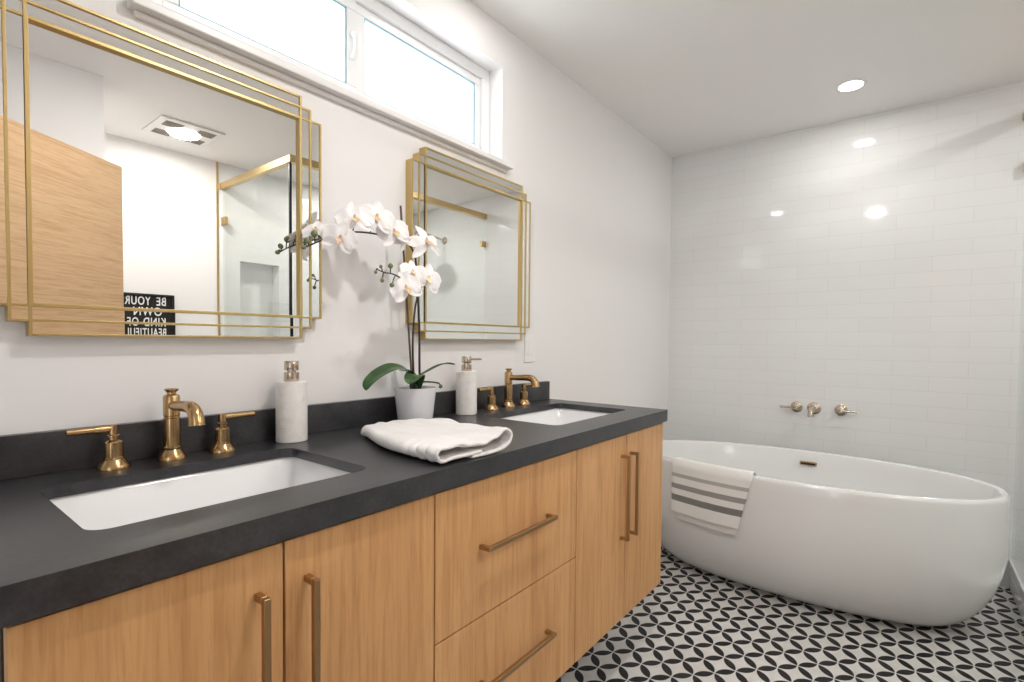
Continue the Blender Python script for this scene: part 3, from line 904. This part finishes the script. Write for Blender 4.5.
flower((0.798, -0.135, 1.474), (-0.45, -0.75, 0.25), 0.15, 1.02, False, (0.805, -0.112, 1.444))
flower((0.868, -0.130, 1.492), (-0.35, -0.85, 0.20), -0.2, 1.05, False, (0.860, -0.111, 1.451))
flower((0.925, -0.135, 1.462), (-0.20, -0.95, 0.15), 0.30, 1.02, False, (0.911, -0.110, 1.453))
flower((0.757, -0.128, 1.418), (-0.50, -0.80, -0.10), -0.3, 0.90, False, (0.755, -0.104, 1.426))
flower((0.722, -0.075, 1.440), (-0.60, -0.45, 0.55), 0.1, 0.75, False, (0.728, -0.099, 1.413))
flower((0.965, -0.128, 1.455), (0.10, -0.95, 0.30), 0.7, 0.80, True, (0.968, -0.110, 1.453))
flower((1.040, -0.140, 1.452), (-0.10, -0.95, 0.30), 0.2, 1.25, True, (1.022, -0.110, 1.400))
flower((0.926, -0.185, 1.302), (-0.35, -0.90, 0.10), 0.35, 0.95, False, (0.940, -0.160, 1.326))
flower((0.955, -0.175, 1.350), (-0.10, -0.95, 0.25), -0.15, 0.75, False, (0.955, -0.155, 1.322))
flower((1.022, -0.165, 1.338), (-0.15, -0.97, 0.10), -0.25, 1.0, False, (1.012, -0.130, 1.288))

# ------------------------------------------------------------------ letter board reflected in the near mirror
sg = thing('letter_board_sign', (1.12, YF, 1.285), 'black framed letter board with white letters, seen reflected in the near mirror', 'sign')
sx0, sx1, sz0, sz1 = 0.968, 1.278, 1.122, 1.437
w = MB(); fw_ = 0.013
w.box(sx0, sx1, YF, YF + 0.020, sz1 - fw_, sz1).box(sx0, sx1, YF, YF + 0.020, sz0, sz0 + fw_).box(sx0, sx0 + fw_, YF, YF + 0.020, sz0 + fw_, sz1 - fw_).box(sx1 - fw_, sx1, YF, YF + 0.020, sz0 + fw_, sz1 - fw_)
w.done('frame', M_black, sg, bevel=0.001)
MB().box(sx0 + fw_, sx1 - fw_, YF + 0.001, YF + 0.010, sz0 + fw_, sz1 - fw_).done('felt_panel', M_sign, sg)


def text_line(s, cx, cz, height, width):
    cu = bpy.data.curves.new('lettering', 'FONT'); cu.body = s; cu.align_x = 'CENTER'; cu.extrude = 0.001; cu.offset = 0.012; cu.space_character = 1.15
    o = bpy.data.objects.new('lettering', cu); C.objects.link(o)
    dg = bpy.context.evaluated_depsgraph_get()
    me = bpy.data.meshes.new_from_object(o.evaluated_get(dg))
    bpy.data.objects.remove(o)
    xs_ = [v.co.x for v in me.vertices]; ys_ = [v.co.y for v in me.vertices]
    sx = width / (max(xs_) - min(xs_)); sz = height / (max(ys_) - min(ys_)); mxx = (max(xs_) + min(xs_)) / 2; my = (max(ys_) + min(ys_)) / 2
    for v in me.vertices:
        v.co = Vector((cx - (v.co.x - mxx) * sx, YF + 0.0115 + v.co.z, cz + (v.co.y - my) * sz))
    me.flip_normals()
    me.materials.clear(); me.materials.append(M_letter)
    ob = bpy.data.objects.new('lettering', me); C.objects.link(ob); par(ob, sg)


for words in ((('BE', 1.205, 1.392, 0.052), ('YOUR', 1.080, 1.392, 0.135)), (('OWN', 1.130, 1.325, 0.150),), (('KIND', 1.165, 1.258, 0.120), ('OF', 1.050, 1.258, 0.058)), (('BEAUTIFUL', 1.120, 1.191, 0.215),)):
    for word, wx, wz, ww in words: text_line(word, wx, wz, 0.054, ww)

# ------------------------------------------------------------------ shower: glass, gold header, clips, shower head
sh = thing('shower_enclosure', (2.4, -1.712, 0.138), 'frameless glass shower enclosure with gold header rail beside the bathtub', 'shower screen')
ZH0, ZH1 = 2.205, 2.248
YS = -1.712
MB().box(1.600, XW - 0.012, YS - 0.005, YS + 0.005, 0.139, ZH0 - 0.001).done('glass_panel', M_shower, sh)
MB().box(1.580, 1.590, YF + 0.012, YS - 0.024, 0.139, ZH0 - 0.001).done('glass_door', M_shower, sh)
w = MB(); w.box(1.566, XW - 0.001, YS - 0.020, YS + 0.022, ZH0, ZH1); w.box(1.566, 1.604, YF + 0.001, YS - 0.020, ZH0, ZH1)
w.done('header_rail', M_header, sh, bevel=0.002)
MB().box(1.577, 1.591, YS - 0.016, YS - 0.004, 0.139, ZH0 - 0.001).done('door_seal', M_black, sh)
for a in ((XW - 0.055, XW - 0.0005, YS - 0.012, YS + 0.012, 1.965, 2.015), (1.574, 1.596, YF + 0.0005, YF + 0.060, 1.955, 2.010), (1.574, 1.596, YF + 0.0005, YF + 0.060, 0.30, 0.355)):
    MB().box(*a).done('wall_clip', M_header, sh, bevel=0.002)
hd = thing('rain_shower', (XW, -2.213, 2.08), 'nickel shower arm and head on the tiled wall, reflected in the far mirror', 'shower')
MB().lathe([(0, 0), (0.032, 0), (0.032, 0.006), (0.024, 0.012), (0.012, 0.016), (0, 0.016)], (XW - 0.0005, -2.213, 2.08), (-1, 0, 0), 28).done('flange', M_nickel, hd, smooth=True)
MB().tube(smooth_path([(XW - 0.01, -2.213, 2.08), (XW - 0.15, -2.213, 2.095), (XW - 0.30, -2.213, 2.105), (XW - 0.355, -2.213, 2.09), (XW - 0.37, -2.213, 2.05)], 5), 0.0095, 14).done('arm', M_nickel, hd, smooth=True)
MB().lathe([(0, 0.03), (0.016, 0.03), (0.022, 0.016), (0.095, 0.008), (0.100, 0.0), (0.095, -0.006), (0, -0.006)], (XW - 0.37, -2.213, 2.022), seg=40).done('rain_head', M_nickel, hd, smooth=True)

# ------------------------------------------------------------------ ceiling lights
def can(x, y, label, watts=CAN_W):
    t = thing('recessed_light', (x, y, CEIL), label, 'ceiling light', 'round recessed ceiling lights')
    MB().lathe([(0.050, -0.002), (0.062, -0.004), (0.068, -0.001), (0.068, 0.0), (0.050, 0.0)], (x, y, CEIL), seg=40).done('trim_ring', M_plastic, t, smooth=True)
    MB().lathe([(0, -0.003), (0.050, -0.003), (0.050, -0.0005), (0, -0.0005)], (x, y, CEIL), seg=40).done('lens', M_lens, t)
    ld = bpy.data.lights.new('can_lamp', 'AREA'); ld.shape = 'DISK'; ld.size = 0.10; ld.energy = watts; ld.color = (1.0, 0.968, 0.94)
    lo = bpy.data.objects.new('can_lamp', ld); C.objects.link(lo); lo.location = (x, y, CEIL - 0.006); par(lo, t)


can(2.890, -1.043, 'round recessed ceiling light above the bathtub, near the tiled wall', 2.5)
can(1.334, -0.255, 'round recessed ceiling light above the vanity counter, just above the frame', 0.8)
can(0.852, -1.005, 'round recessed ceiling light over the middle of the floor, mirrored in the tiles', 9.5)
can(2.45, -2.20, 'round recessed ceiling light inside the shower, behind the glass', 8.0)
fx, fy_ = 1.205, -2.232
t = thing('exhaust_fan_light', (fx, fy_, CEIL), 'square white ceiling exhaust fan with a lit centre, reflected in the near mirror', 'ceiling fan light')
w = MB(); hw = 0.165
w.box(fx - hw, fx + hw, fy_ - hw, fy_ + hw, CEIL - 0.012, CEIL - 0.0005)
w.done('cover', M_plastic, t, bevel=0.006)
for sx in (-1, 1):
    for sy in (-1, 1):
        w = MB(); cx, cy = fx + sx * 0.085, fy_ + sy * 0.085
        for q in range(5):
            w.box(cx - 0.045, cx + 0.045, cy - 0.040 + q * 0.018, cy - 0.040 + q * 0.018 + 0.010, CEIL - 0.0145, CEIL - 0.0115)
        w.done('grille', M_mesh, t)
MB().lathe([(0, -0.020), (0.070, -0.020), (0.085, -0.0145), (0.085, -0.0115), (0, -0.0115)], (fx, fy_, CEIL), seg=40).done('lens', M_lens, t)
ld = bpy.data.lights.new('fan_lamp', 'AREA'); ld.shape = 'DISK'; ld.size = 0.15; ld.energy = FAN_W; ld.color = (1.0, 0.95, 0.90)
lo = bpy.data.objects.new('fan_lamp', ld); C.objects.link(lo); lo.location = (fx, fy_, CEIL - 0.024); par(lo, t)
